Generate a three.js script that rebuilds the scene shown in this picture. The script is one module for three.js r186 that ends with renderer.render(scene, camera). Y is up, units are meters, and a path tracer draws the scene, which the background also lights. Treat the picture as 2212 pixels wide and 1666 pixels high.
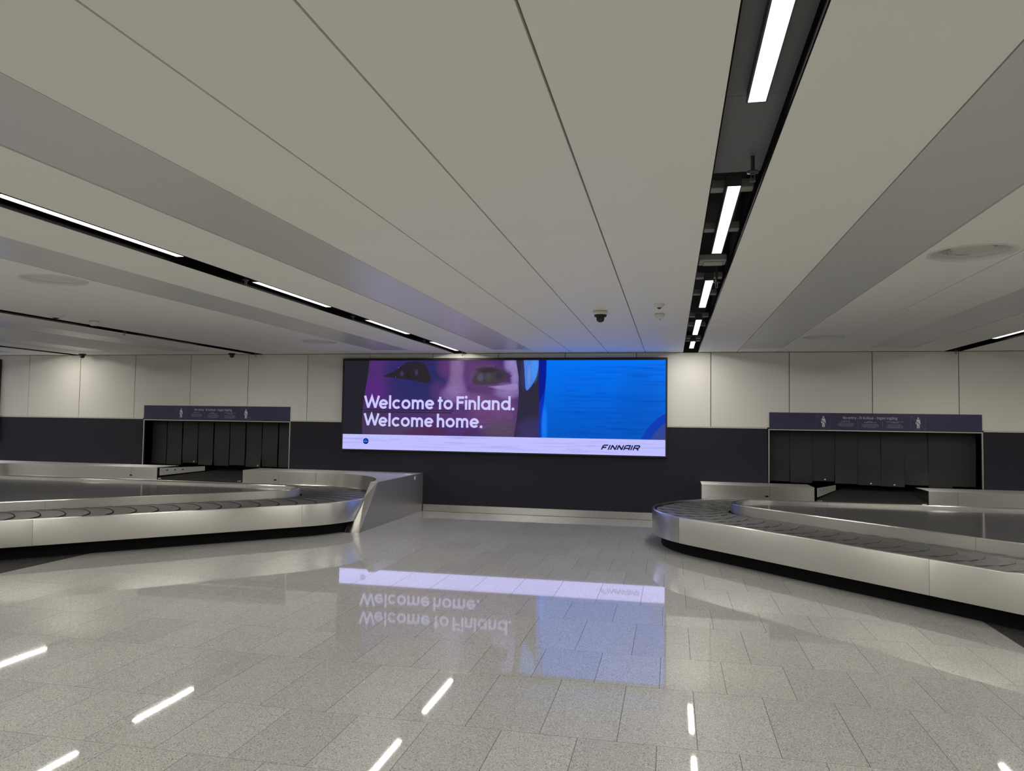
import * as THREE from 'three';
import { RoundedBoxGeometry } from 'three/addons/geometries/RoundedBoxGeometry.js';
import { mergeGeometries, toCreasedNormals } from 'three/addons/utils/BufferGeometryUtils.js';
import { RectAreaLightUniformsLib } from 'three/addons/lights/RectAreaLightUniformsLib.js';

// ------------------------------------------------------------------ camera, exposure, light levels
const H = 2.726;                                    // ceiling height
const scene = new THREE.Scene();
scene.background = new THREE.Color(0x000000);
const camera = new THREE.PerspectiveCamera(54.26, 2212 / 1666, 0.05, 60);
camera.rotation.order = 'YXZ';
camera.position.set(0, 1.57, 12.485);
camera.rotation.set(0.0473, 0.2092, 0.0146);
camera.updateMatrixWorld(); camera.updateProjectionMatrix();
const renderer = new THREE.WebGLRenderer({ antialias: true });
renderer.toneMapping = THREE.LinearToneMapping;
renderer.toneMappingExposure = 1.06;
renderer.shadowMap.enabled = true;
RectAreaLightUniformsLib.init();
const LAMP_COLOR = new THREE.Color().setRGB(1.0, 0.965, 0.875);
const LAMP_LEVEL = 66;                              // radiance of the strip lamps
const BAR_LEVEL = 1.0, BLUE_LEVEL = 0.35;            // what the big screen throws on its surroundings

// ------------------------------------------------------------------ helpers
let seed = 12345;
const rnd = () => { seed = (seed * 1664525 + 1013904223) >>> 0; return seed / 4294967296; };
const used = new Map();
function numbered(name) {
  const n = used.get(name) ?? 0; used.set(name, n + 1);
  return n ? `${name}_${String(n).padStart(3, '0')}` : name;
}
function mesh(name, geo, mat, parent) {
  const m = new THREE.Mesh(geo, mat);
  m.name = parent === scene ? numbered(name) : name;
  m.castShadow = m.receiveShadow = true;
  parent.add(m);
  return m;
}
function tag(o, label, category, group) {
  o.userData.label = label; o.userData.category = category;
  if (group) o.userData.group = group;
  return o;
}
function thing(name, label, category, pos = [0, 0, 0], turn = 0, group) {
  const g = new THREE.Group(); g.name = numbered(name);
  g.position.set(...pos); g.rotation.y = turn; scene.add(g);
  return tag(g, label, category, group);
}
function structure(name) {
  const g = new THREE.Group(); g.name = name; g.userData.kind = 'structure'; scene.add(g); return g;
}
// box with uv in metres
function bx(w, h, d, x = 0, y = 0, z = 0) {
  const g = new THREE.BoxGeometry(w, h, d), uv = g.attributes.uv;
  const s = [[d, h], [d, h], [w, d], [w, d], [w, h], [w, h]];
  for (let i = 0; i < 24; i++) { const k = s[i >> 2]; uv.setXY(i, uv.getX(i) * k[0], uv.getY(i) * k[1]); }
  g.translate(x, y, z); return g;
}
function rbx(w, h, d, r, x = 0, y = 0, z = 0, seg = 2) {
  const g = new RoundedBoxGeometry(w, h, d, seg, Math.min(r, w / 2.01, h / 2.01, d / 2.01)); g.translate(x, y, z); return g.toNonIndexed ? g : g;
}
const span = (x0, x1, y0, y1, z0, z1) => bx(x1 - x0, y1 - y0, z1 - z0, (x0 + x1) / 2, (y0 + y1) / 2, (z0 + z1) / 2);
const rspan = (x0, x1, y0, y1, z0, z1, r) => rbx(x1 - x0, y1 - y0, z1 - z0, r, (x0 + x1) / 2, (y0 + y1) / 2, (z0 + z1) / 2);
function merge(list) {
  const l = list.map((g) => { const n = g.index ? g.toNonIndexed() : g; for (const k of Object.keys(n.attributes)) if (!['position', 'normal', 'uv'].includes(k)) n.deleteAttribute(k); return n; });
  return mergeGeometries(l);
}
const cyl = (r0, r1, h, x = 0, y = 0, z = 0, n = 20) => { const g = new THREE.CylinderGeometry(r0, r1, h, n); g.translate(x, y, z); return g; };
const lathe = (pts, n = 40) => new THREE.LatheGeometry(pts.map((p) => new THREE.Vector2(p[0], p[1])), n);
// polygon in plan [x, z] given thickness between y0 and y1 (uv in metres)
function slab(pts, y0, y1, holes = []) {
  const s = new THREE.Shape(pts.map((p) => new THREE.Vector2(p[0], -p[1])));
  for (const h of holes) { const q = new THREE.Path(); q.absarc(h[0], -h[1], h[2], 0, Math.PI * 2, true); s.holes.push(q); }
  const g = new THREE.ExtrudeGeometry(s, { depth: y1 - y0, bevelEnabled: false, curveSegments: 40 });
  g.rotateX(-Math.PI / 2); g.translate(0, y0, 0); return g;
}

// ------------------------------------------------------------------ textures
function dataTex(n, fill, srgb, m = n) {
  const a = new Uint8Array(n * m * 4); fill(a, n, m);
  const t = new THREE.DataTexture(a, n, m); t.wrapS = t.wrapT = THREE.RepeatWrapping;
  t.magFilter = THREE.LinearFilter; t.minFilter = THREE.LinearMipmapLinearFilter; t.generateMipmaps = true;
  if (srgb) t.colorSpace = THREE.SRGBColorSpace; t.needsUpdate = true; return t;
}
function canvas(w, h, draw, srgb = true) {
  const c = document.createElement('canvas'); c.width = w; c.height = h; draw(c.getContext('2d'), w, h);
  const t = new THREE.CanvasTexture(c); if (srgb) t.colorSpace = THREE.SRGBColorSpace; return t;
}
// terrazzo: stone grains of several sizes and tones in a pale cement, one metre square
function terrazzo(base, grains) {
  return dataTex(1024, (a, n) => {
    for (let i = 0; i < n * n; i++) { const k = (rnd() - 0.5) * 10; a[i * 4] = base[0] + k; a[i * 4 + 1] = base[1] + k; a[i * 4 + 2] = base[2] + k; a[i * 4 + 3] = 255; }
    for (const [count, r0, r1, tones] of grains) for (let q = 0; q < count; q++) {
      const cx = rnd() * n, cy = rnd() * n, r = r0 + rnd() * (r1 - r0), e = 0.55 + rnd() * 0.45, th = rnd() * 6.3, t = tones[Math.floor(rnd() * tones.length)], c = Math.cos(th), s = Math.sin(th), k = (rnd() - 0.5) * 16;
      const R = Math.ceil(r);
      for (let y = -R; y <= R; y++) for (let x = -R; x <= R; x++) {
        const u = (x * c + y * s) / r, v = (y * c - x * s) / (r * e);
        if (u * u + v * v > 1) continue;
        const i = (((Math.floor(cy + y) + n) % n) * n + (Math.floor(cx + x) + n) % n) * 4;
        a[i] = Math.max(0, Math.min(255, t[0] + k)); a[i + 1] = Math.max(0, Math.min(255, t[1] + k)); a[i + 2] = Math.max(0, Math.min(255, t[2] + k));
      }
    }
  }, true);
}
const terrazzoLight = terrazzo([190, 189, 184], [[14000, 1.2, 2.8, [[132, 131, 128], [232, 231, 226], [160, 158, 153], [222, 221, 215]]], [10500, 1.2, 3.0, [[100, 100, 100], [240, 239, 235], [142, 140, 135], [120, 119, 117], [230, 228, 222]]]]);
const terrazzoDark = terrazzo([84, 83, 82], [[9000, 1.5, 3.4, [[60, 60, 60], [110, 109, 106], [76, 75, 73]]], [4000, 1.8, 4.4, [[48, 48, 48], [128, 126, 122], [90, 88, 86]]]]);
// brushed sheet steel: fine long scratches along u
function brushed(lo, hi) {
  return dataTex(512, (a, n, m) => {
    const v = new Float32Array(n * m);
    for (let i = 0; i < v.length; i++) v[i] = rnd();
    const o = new Float32Array(n * m);
    for (let y = 0; y < m; y++) { let s = 0; for (let x = -40; x < n; x++) { s += v[y * n + ((x + 40) % n)] - (x >= 40 - 40 ? v[y * n + ((x + n) % n)] : 0); if (x >= 0) o[y * n + x] = s / 40; } }
    for (let i = 0; i < o.length; i++) { const k = Math.max(0, Math.min(1, (o[i] - 0.5) * 3 + 0.5)), b = lo + (hi - lo) * k; a[i * 4] = a[i * 4 + 1] = a[i * 4 + 2] = b; a[i * 4 + 3] = 255; }
  }, false);
}
const brushRough = brushed(174, 210);
brushRough.repeat.set(1.0, 9);
// rubber: scuffed grain
const scuff = dataTex(512, (a, n) => {
  const v = new Float32Array(n * n).fill(0.45);
  for (let q = 0; q < 900; q++) {
    const cx = rnd() * n, cy = rnd() * n, L = 6 + rnd() * 46, th = (rnd() - 0.5) * 0.9, w = 0.8 + rnd() * 2.4, d = (rnd() - 0.45) * 0.5;
    for (let t = -L; t < L; t++) for (let s = -w; s <= w; s++) {
      const x = (Math.floor(cx + t * Math.cos(th) - s * Math.sin(th)) + 2 * n) % n, y = (Math.floor(cy + t * Math.sin(th) + s * Math.cos(th) + 3 * Math.sin(t / 14 + q)) + 2 * n) % n;
      v[y * n + x] += d * (1 - Math.abs(t) / L) * (1 - Math.abs(s) / (w + 0.5));
    }
  }
  for (let i = 0; i < v.length; i++) { const b = Math.max(0, Math.min(1, v[i] + (rnd() - 0.5) * 0.12)) * 255; a[i * 4] = a[i * 4 + 1] = a[i * 4 + 2] = b; a[i * 4 + 3] = 255; }
}, false);
const grain = dataTex(256, (a, n) => { for (let i = 0; i < n * n; i++) { const b = 128 + (rnd() - 0.5) * 120; a[i * 4] = a[i * 4 + 1] = a[i * 4 + 2] = b; a[i * 4 + 3] = 255; } }, false);
grain.repeat.set(6, 6);

// ------------------------------------------------------------------ materials
const rgb = (r, g, b) => new THREE.Color().setRGB(r, g, b);
const std = (r, g, b, o = {}) => new THREE.MeshStandardMaterial({ color: rgb(r, g, b), roughness: 0.6, metalness: 0, ...o });
const M = {
  ceiling: [0.93, 0.915, 0.945].map((k) => std(k, k * 0.985, k * 0.93, { roughness: 0.55 })),
  greyPanel: std(0.70, 0.70, 0.69, { roughness: 0.30, metalness: 0.12 }),
  wall: [0.745, 0.76, 0.735].map((k) => std(k, k * 0.98, k * 0.92, { roughness: 0.5 })),
  darkWall: new THREE.MeshPhysicalMaterial({ color: rgb(0.0135, 0.0125, 0.0235), roughness: 0.55, specularIntensity: 0.6 }),
  reveal: std(0.05, 0.05, 0.05, { roughness: 0.6 }),
  plenum: std(0.05, 0.049, 0.054, { roughness: 0.8 }),
  core: std(0.03, 0.03, 0.03, { roughness: 0.9 }),
  strap: std(0.5, 0.49, 0.47, { roughness: 0.5 }),
  housing: std(0.05, 0.05, 0.052, { roughness: 0.5 }),
  edge: new THREE.MeshPhysicalMaterial({ color: rgb(0.004, 0.004, 0.0045), roughness: 0.8, specularIntensity: 0.1 }),
  cover: std(0.15, 0.148, 0.16, { roughness: 0.5 }),
  trim: std(0.62, 0.61, 0.58, { roughness: 0.4, metalness: 0.8 }),
  lamp: std(0.9, 0.9, 0.85, { emissive: LAMP_COLOR.clone(), emissiveIntensity: 3 }),
  tile: [1.0, 0.955, 1.035].map((k) => new THREE.MeshPhysicalMaterial({ color: rgb(0.775 * k, 0.78 * k, 0.795 * k), map: terrazzoLight, roughness: 0.03, ior: 1.44, clearcoat: 0.26, clearcoatRoughness: 0.32 })),
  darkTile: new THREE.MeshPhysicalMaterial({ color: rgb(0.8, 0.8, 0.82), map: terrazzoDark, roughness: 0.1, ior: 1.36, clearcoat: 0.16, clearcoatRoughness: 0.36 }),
  grout: std(0.05, 0.05, 0.05, { roughness: 0.9 }),
  steel: new THREE.MeshPhysicalMaterial({ color: rgb(0.61, 0.60, 0.575), metalness: 1, roughness: 0.38, roughnessMap: brushRough, anisotropy: 0.92, anisotropyRotation: Math.PI / 2 }),
  lip: std(0.66, 0.64, 0.60, { metalness: 1, roughness: 0.25 }),
  steelPlain: std(0.60, 0.59, 0.56, { metalness: 1, roughness: 0.32, roughnessMap: brushRough }),
  steelTop: new THREE.MeshPhysicalMaterial({ color: rgb(0.66, 0.65, 0.64), metalness: 1, roughness: 0.62, roughnessMap: brushRough, anisotropy: 0.9, anisotropyRotation: Math.PI / 2 }),
  galvanised: std(0.55, 0.54, 0.51, { metalness: 0.45, roughness: 0.5 }),
  sidePlate: new THREE.MeshPhysicalMaterial({ color: rgb(0.46, 0.45, 0.46), metalness: 0.85, roughness: 0.55, roughnessMap: brushRough, anisotropy: 0.5 }),
  skirt: new THREE.MeshPhysicalMaterial({ color: rgb(0.006, 0.006, 0.007), roughness: 0.8, specularIntensity: 0.25 }),
  rubber: std(0.125, 0.121, 0.117, { map: scuff, roughness: 0.46, bumpMap: scuff, bumpScale: 0.006 }),
  deck: std(0.11, 0.108, 0.108, { roughness: 0.12 }),
  blackBelt: std(0.018, 0.018, 0.018, { roughness: 0.75, bumpMap: grain, bumpScale: 0.001 }),
  curtain: std(0.020, 0.020, 0.021, { roughness: 0.62, bumpMap: grain, bumpScale: 0.0008 }),
  black: std(0.006, 0.006, 0.007, { roughness: 0.5 }),
  blackGloss: std(0.012, 0.012, 0.014, { roughness: 0.08 }),
  white: std(0.72, 0.72, 0.69, { roughness: 0.5 }),
  paperAndLeak: std(0.85, 0.85, 0.85, { roughness: 0.7 }),
  hole: std(0.004, 0.004, 0.004, { roughness: 1 }),
  farWall: std(0.6, 0.59, 0.56, { roughness: 0.7 }),
};
const XL = -20.3, XR = 13.1, ZF = 18.2;              // extent of the hall
const NICHES = [[-9.73, -6.745], [1.515, 4.535]];
const NICHE_TOP = 1.505;

// ------------------------------------------------------------------ floor
{
  const floor = structure('floor');
  const bed = mesh('bed', span(XL - 0.2, XR + 0.2, -0.15, -0.0015, -0.9, ZF + 0.2), M.grout, floor); bed.castShadow = false;
  const rows = []; { let z = 8.67, tall = false; while (z < ZF) { const d = tall ? 0.81 : 0.61; rows.push([z, z + d, tall]); z += d; tall = !tall; }
    z = 8.67; tall = true; while (z > -0.6) { const d = tall ? 0.81 : 0.61; rows.push([z - d, z, tall]); z -= d; tall = !tall; } }
  const W = 0.3875, gap = 0.0028, geos = {};
  const tileGeo = (w, d, v) => {
    const key = `${w.toFixed(3)},${d},${v}`;
    if (!geos[key]) { const g = bx(w - gap, 0.012, d - gap, 0, -0.006, 0), uv = g.attributes.uv; for (let i = 0; i < uv.count; i++) uv.setXY(i, uv.getX(i) + v * 0.271, uv.getY(i) + v * 0.413); geos[key] = g; }
    return geos[key];
  };
  const list = [], v3 = new THREE.Vector3();
  for (const [z0, z1, tall] of rows) {
    const off = tall ? 0.131 : -0.063;
    const cuts = [XL]; for (let k = Math.ceil((XL - off) / W); off + k * W < XR; k++) { const x = off + k * W; if (x > XL + 0.05) cuts.push(x); } cuts.push(XR, -11.1, -6.45, 2.48, 6.4);
    cuts.sort((p, q) => p - q);
    for (let i = 0; i + 1 < cuts.length; i++) {
      const x0 = cuts[i], x1 = cuts[i + 1]; if (x1 - x0 < 0.02) continue;
      const xm = (x0 + x1) / 2, zm = (z0 + z1) / 2;
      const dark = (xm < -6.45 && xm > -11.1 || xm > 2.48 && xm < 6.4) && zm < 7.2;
      let seen = 0;
      for (const px of [x0, xm, x1]) for (const pz of [z0, zm, z1]) { v3.set(px, 0, pz).applyMatrix4(camera.matrixWorldInverse); if (v3.z < -0.3) { v3.applyMatrix4(camera.projectionMatrix); if (Math.abs(v3.x) < 1 && Math.abs(v3.y) < 1) seen++; } }
      // what stands under the carousels is not seen
      const under = (cx, s) => { const dx = (xm - cx) * s; return dx > -0.05 && zm < 3.3 + 1.083 * (dx - 0.5) && zm > -1; };
      const hid = under(-0.245, 1) || under(-4.288, -1) ? 0 : 1;
      const dist = Math.hypot(xm, 1.57, zm - 12.485);
      list.push({ x0, x1, z0, z1, dark, rank: seen * hid * (x1 - x0) * (z1 - z0) * 1.57 / dist ** 3 });
    }
  }
  list.sort((p, q) => q.rank - p.rank);
  const rest = [[], [], []], restDark = [];
  list.forEach((t, i) => {
    const g = tileGeo(t.x1 - t.x0, +(t.z1 - t.z0).toFixed(3), Math.floor(rnd() * 5)), tone = Math.floor(rnd() * 3), x = (t.x0 + t.x1) / 2, z = (t.z0 + t.z1) / 2;
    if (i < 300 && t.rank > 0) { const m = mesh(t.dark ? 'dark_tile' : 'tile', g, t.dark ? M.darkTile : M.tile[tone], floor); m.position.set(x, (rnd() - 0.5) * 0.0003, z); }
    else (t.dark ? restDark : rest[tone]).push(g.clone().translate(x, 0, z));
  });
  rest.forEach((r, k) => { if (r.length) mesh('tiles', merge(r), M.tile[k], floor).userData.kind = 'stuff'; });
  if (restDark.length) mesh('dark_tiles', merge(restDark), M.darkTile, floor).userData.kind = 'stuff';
}

// ------------------------------------------------------------------ ceiling of long panels, with lamp troughs between the bays
const PITCH = 3.86, T0 = 0.30, HALF = 0.12;
const TROUGHS = [-4, -3, -2, -1, 0, 1, 2, -5, 3].map((k) => T0 + k * PITCH);
const DIFFUSERS = [[1.93, 7.05], [1.93, 2.12], [-5.19, 7.03], [-5.19, 2.03]];
{
  const ceiling = structure('ceiling');
  const edges = [XL, ...[...TROUGHS].sort((p, q) => p - q).flatMap((t) => [t - HALF, t + HALF]), XR];
  const greyCols = { '-3': [1, 4], '-2': [4], '-1': [1], 0: [1, 4], 1: [1, 4], '-4': [1, 4], '-5': [1, 4], 2: [1, 4] };
  const zs = [0.004, 7.93, 15.2, ZF];
  let n = 0;
  for (let b = 0; b < edges.length; b += 2) {
    const x0 = edges[b], x1 = edges[b + 1], bay = b / 2 - 6, count = Math.max(1, Math.round((x1 - x0) / 0.6033));
    for (let c = 0; c < count; c++) {
      const a = x0 + (x1 - x0) * c / count, e = x0 + (x1 - x0) * (c + 1) / count;
      const grey = count === 6 && (greyCols[bay] ?? []).includes(c);
      const g0 = c === 0 ? 0 : 0.0050, g1 = c === count - 1 ? 0 : 0.0050;
      if (grey) mesh('end_panel', span(a + g0, e - g1, H, H + 0.03, 0.004, 0.6), M.ceiling[n % 3], ceiling);
      for (let k = 0; k + 1 < zs.length; k++) {
        const z0 = grey && k === 0 ? 0.604 : zs[k], z1 = zs[k + 1] - 0.0018;
        const holes = DIFFUSERS.filter((d) => d[0] > a && d[0] < e && d[1] > z0 && d[1] < z1).map((d) => [d[0], d[1], 0.247]);
        const geo = holes.length ? slab([[a + g0, z0], [e - g1, z0], [e - g1, z1], [a + g0, z1]], H, H + 0.03, holes) : span(a + g0, e - g1, H + (grey ? 0.003 : 0), H + 0.03, z0, z1);
        mesh(grey ? 'grey_panel' : 'ceiling_panel', geo, grey ? M.greyPanel : M.ceiling[(n++) % 3], ceiling);
      }
    }
  }
  // dark void above and the sides of the troughs
  mesh('void_top', span(XL - 0.2, XR + 0.2, H + 0.34, H + 0.45, -0.3, ZF + 0.2), M.plenum, ceiling);
  for (const t of TROUGHS) for (const s of [-1, 1]) {
    mesh('trough_side', span(t + s * (HALF + 0.022) - 0.006, t + s * (HALF + 0.022) + 0.006, H + 0.031, H + 0.34, 0, ZF), M.plenum, ceiling);
    mesh('edge_trim', span(t + s * (HALF - 0.003) - 0.0025, t + s * (HALF - 0.003) + 0.0025, H + 0.0008, H + 0.07, 0.006, ZF), M.edge, ceiling);
  }
}
// flat cover plates that close the near end of the trough right of the screen
  mesh('cover_plate', span(T0 - 0.116, T0 + 0.116, H + 0.068, H + 0.072, 8.74, 9.62), M.cover, scene.getObjectByName('ceiling'));
  for (const [z0, z1] of [[9.622, 11.1], [11.102, 12.1], [12.102, 14.0]]) for (const s of [-1, 1]) mesh('cover_plate', span(T0 + (s < 0 ? -0.116 : 0.001), T0 + (s < 0 ? -0.001 : 0.116), H + 0.068, H + 0.072, z0, z1), M.cover, scene.getObjectByName('ceiling'));
// strip lamps in the troughs
{
  const ordinal = ['first', 'second', 'third', 'fourth', 'fifth', 'sixth', 'seventh', 'eighth'];
  const where = ['in the second trough beyond the left carousel', 'over the left end of the left carousel', 'over the middle of the left carousel', 'in the trough running to the screen', 'in the wide trough right of the screen', 'over the right carousel', 'in the second trough beyond the right carousel', 'in the farthest trough on the left of all', 'in the farthest trough on the right of all'];
  const run = (z, len, n = 7) => Array.from({ length: n }, (_, i) => [z + 2.45 * i, z + 2.45 * i + len]);
  const lamps = [run(0.45, 1.4), [[0.45, 1.5], ...run(2.9, 1.45, 6)], [[1.62, 2.95], ...run(4.0, 1.45, 5)], [[0.24, 1.64], [2.67, 4.09], [5.13, 6.57], [7.6, 9.15], ...run(10.02, 1.46, 3)],
    [[0.42, 1.42], [2.26, 3.73], [4.66, 6.14], [7.15, 8.66], ...run(9.66, 1.46, 3)], run(1.5, 1.45, 6), run(0.45, 1.4), run(0.45, 1.4), run(0.45, 1.4)];
  const y = H + 0.0262;
  TROUGHS.forEach((tx, k) => {
    lamps[k].forEach(([z0, z1], i) => {
      const L = z1 - z0, t = thing('strip_lamp', `${ordinal[i]} strip lamp from the back wall ${where[k]}`, 'ceiling lamp', [tx, y, (z0 + z1) / 2], 0, 'strip lamps in the ceiling troughs');
      mesh('housing', merge([bx(0.07, 0.06, L + 0.01, 0, 0.034, 0), bx(0.006, 0.014, L + 0.01, 0.034, 0.004, 0), bx(0.006, 0.014, L + 0.01, -0.034, 0.004, 0), bx(0.07, 0.014, 0.006, 0, 0.004, L / 2 + 0.003), bx(0.07, 0.014, 0.006, 0, 0.004, -L / 2 - 0.003)]), M.housing, t);
      mesh('light_diffuser', new THREE.PlaneGeometry(0.062, L).rotateX(Math.PI / 2).translate(0, -0.002, 0), M.lamp, t);
      if (!(k === 4 && i > 3)) for (const zz of [-L / 2 + 0.32, L / 2 - 0.32]) {
        mesh('strap', rbx(0.246, 0.05, 0.085, 0.006, 0, 0.10, zz), M.strap, t);
        mesh('hanger', cyl(0.006, 0.006, 0.20, -0.09, 0.22, zz + 0.05, 10), M.trim, t);
      }
      const light = new THREE.RectAreaLight(LAMP_COLOR, LAMP_LEVEL, 0.062, L);
      light.position.set(0, -0.004, 0); light.rotation.x = -Math.PI / 2; t.add(light);
    });
  });
  // grey boxes and sprinklers in the gaps between the lamps
  for (const [k, z] of [[4, 6.40], [3, 4.33]]) {
    const b = thing('grey_box', k === 4 ? 'flat grey box with a raised lid inside the lamp trough right of the screen' : 'flat grey box inside the lamp trough that runs to the screen', 'box', [TROUGHS[k] + 0.01, H + 0.11, z]);
    mesh('body', rbx(0.21, 0.05, 0.20, 0.008, 0, 0.03, 0), M.strap, b); mesh('lid', rbx(0.15, 0.012, 0.13, 0.004, 0.005, 0, 0), M.strap, b);
  }
  const spots = [[3, 0.09, 0.05], [3, 2.12, 0.05], [3, 4.62, 0.05], [3, 6.82, 0.06], [4, 6.21, 0.055], [4, 8.95, 0.058], [5, 0.12, 0.0], [2, 0.12, 0.03], [2, 3.48, 0.03], [1, 2.05, 0.03]];
  const say = ['dark sprinkler head under the ceiling against the wall just above the screen', 'dark sprinkler head between the first and second lamps of the trough running to the screen', 'dark sprinkler head beside the grey box in the trough running to the screen', 'dark sprinkler head at the long dark gap of the trough running to the screen', 'small sprinkler head beside the grey box right of the screen', 'sprinkler head with a round plate in the near dark gap right of the screen', 'dark sprinkler head by the wall above the right carousel', 'dark sprinkler head by the wall above the left sign', 'dark sprinkler head hanging from the second trough left of the screen', 'dark sprinkler head hanging from the leftmost trough in view'];
  spots.forEach(([k, z, dx], i) => {
    const s = thing('sprinkler', say[i], 'sprinkler', [TROUGHS[k] + dx, H - 0.045, z], 0, 'sprinklers in the lamp troughs');
    s.scale.setScalar(0.75); s.position.y = H - 0.034;
    mesh('pipe', cyl(0.012, 0.012, 0.52, 0, 0.285, 0, 12), M.housing, s);
    mesh('plate', lathe([[0.013, 0.03], [0.034, 0.034], [0.036, 0.042], [0.013, 0.048]], 20), M.housing, s);
    mesh('head', merge([cyl(0.004, 0.004, 0.05, 0.010, 0.005, 0, 8), cyl(0.004, 0.004, 0.05, -0.010, 0.005, 0, 8), cyl(0.018, 0.014, 0.006, 0, -0.02, 0, 16)]), M.housing, s);
  });
}
// round air diffusers
{
  const say = ['large round air diffuser with dirty streaks nearest the right edge of the ceiling', 'round air diffuser in the ceiling close to the wall above the right carousel', 'round air diffuser in the ceiling near the left edge', 'round air diffuser in the ceiling close to the wall left of the screen'];
  const dirt = canvas(512, 256, (c, w, h) => {
    c.fillStyle = 'rgb(214,212,204)'; c.fillRect(0, 0, w, h);
    for (let i = 0; i < 60; i++) { c.fillStyle = `rgba(${88 + rnd() * 40},${84 + rnd() * 40},${80 + rnd() * 30},${0.05 + rnd() * 0.12})`; const x = 40 + rnd() * 190, y = 60 + rnd() * 120; c.beginPath(); c.ellipse(x, y, 8 + rnd() * 26, 4 + rnd() * 16, rnd() * 3, 0, 6.3); c.fill(); }
  });
  const dirty = std(0.9, 0.9, 0.9, { roughness: 0.5, map: dirt });
  DIFFUSERS.forEach(([x, z], i) => {
    const d = thing('air_diffuser', say[i], 'air diffuser', [x, H, z], i === 0 ? 2.2 : 0, 'round air diffusers in the ceiling');
    mesh('rim', lathe([[0.262, 0.0], [0.262, -0.006], [0.254, -0.010], [0.236, -0.004], [0.232, 0.012], [0.232, 0.02]], 56), M.white, d);
    mesh('cone', lathe([[0.232, 0.018], [0.205, 0.045], [0.19, 0.05], [0.185, 0.02], [0.17, 0.016], [0.12, 0.05], [0.10, 0.05], [0.0, 0.052]], 56), i === 0 ? dirty : M.white, d);
    mesh('inner_disc', lathe([[0.0, 0.006], [0.10, 0.010], [0.135, 0.020], [0.13, 0.026], [0.0, 0.03]], 48), i === 0 ? dirty : M.white, d);
  });
}
// ceiling devices
{
  function dome(label, x, z, white) {
    const c = thing('dome_camera', label, 'camera', [x, H, z], 0, white ? undefined : 'dark dome cameras by the back wall');
    if (white) mesh('base', lathe([[0, 0], [0.074, 0], [0.074, -0.03], [0.068, -0.042], [0, -0.042]]), M.white, c);
    const y = white ? -0.04 : 0;
    mesh('collar', lathe([[0, y], [0.064, y], [0.064, y - 0.018], [0.05, y - 0.026], [0.043, y - 0.028], [0, y - 0.028]]), M.black, c);
    mesh('dome', lathe([[0.042, y - 0.026], [0.042, y - 0.045], ...[0, 1, 2, 3, 4, 5, 6].map((k) => [0.042 * Math.cos(k * Math.PI / 12), y - 0.045 - 0.036 * Math.sin(k * Math.PI / 12)])]), M.blackGloss, c);
  }
  dome('dark dome camera on a white base hanging from the ceiling in front of the screen', -0.726, 4.70, true);
  dome('small dark dome camera at the foot of the ceiling above the far left wall', -10.98, 0.2, false);
  dome('small dark dome camera at the ceiling edge above the left sign', -7.82, 0.2, false);
  function speaker(label, x, z, r) {
    const s = thing('ceiling_detector', label, 'detector', [x, H, z]);
    mesh('ring', lathe([[r, 0], [r, -0.008], [r * 0.9, -0.014], [r * 0.5, -0.036], [r * 0.42, -0.036]]), M.white, s);
    mesh('centre', lathe([[r * 0.42, -0.036], [r * 0.25, -0.046], [0, -0.05]]), M.black, s);
  }
  speaker('white conical detector with a dark tip, the upper of two beside the lamp trough', -0.121, 5.09, 0.052);
  speaker('shallow round detector with a dark centre on the left ceiling', -7.0, 5.08, 0.085);
  function smoke(label, x, z, r) {
    const s = thing('smoke_detector', label, 'smoke detector', [x, H, z]);
    mesh('base', lathe([[0, 0], [r, 0], [r, -0.02], [r * 0.94, -0.024], [0, -0.024]]), M.white, s);
    mesh('body', lathe([[r * 0.9, -0.022], [r * 0.86, -0.045], [r * 0.6, -0.056], [r * 0.3, -0.058], [0, -0.058]]), M.white, s);
    mesh('lens', cyl(r * 0.16, r * 0.12, 0.008, r * 0.1, -0.06, 0, 14), M.black, s);
  }
  smoke('white smoke detector, the lower of two beside the lamp trough right of the screen', -0.127, 4.43, 0.052);
  smoke('white smoke detector close to the dark trough on the left ceiling', -6.97, 4.52, 0.06);
}

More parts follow.
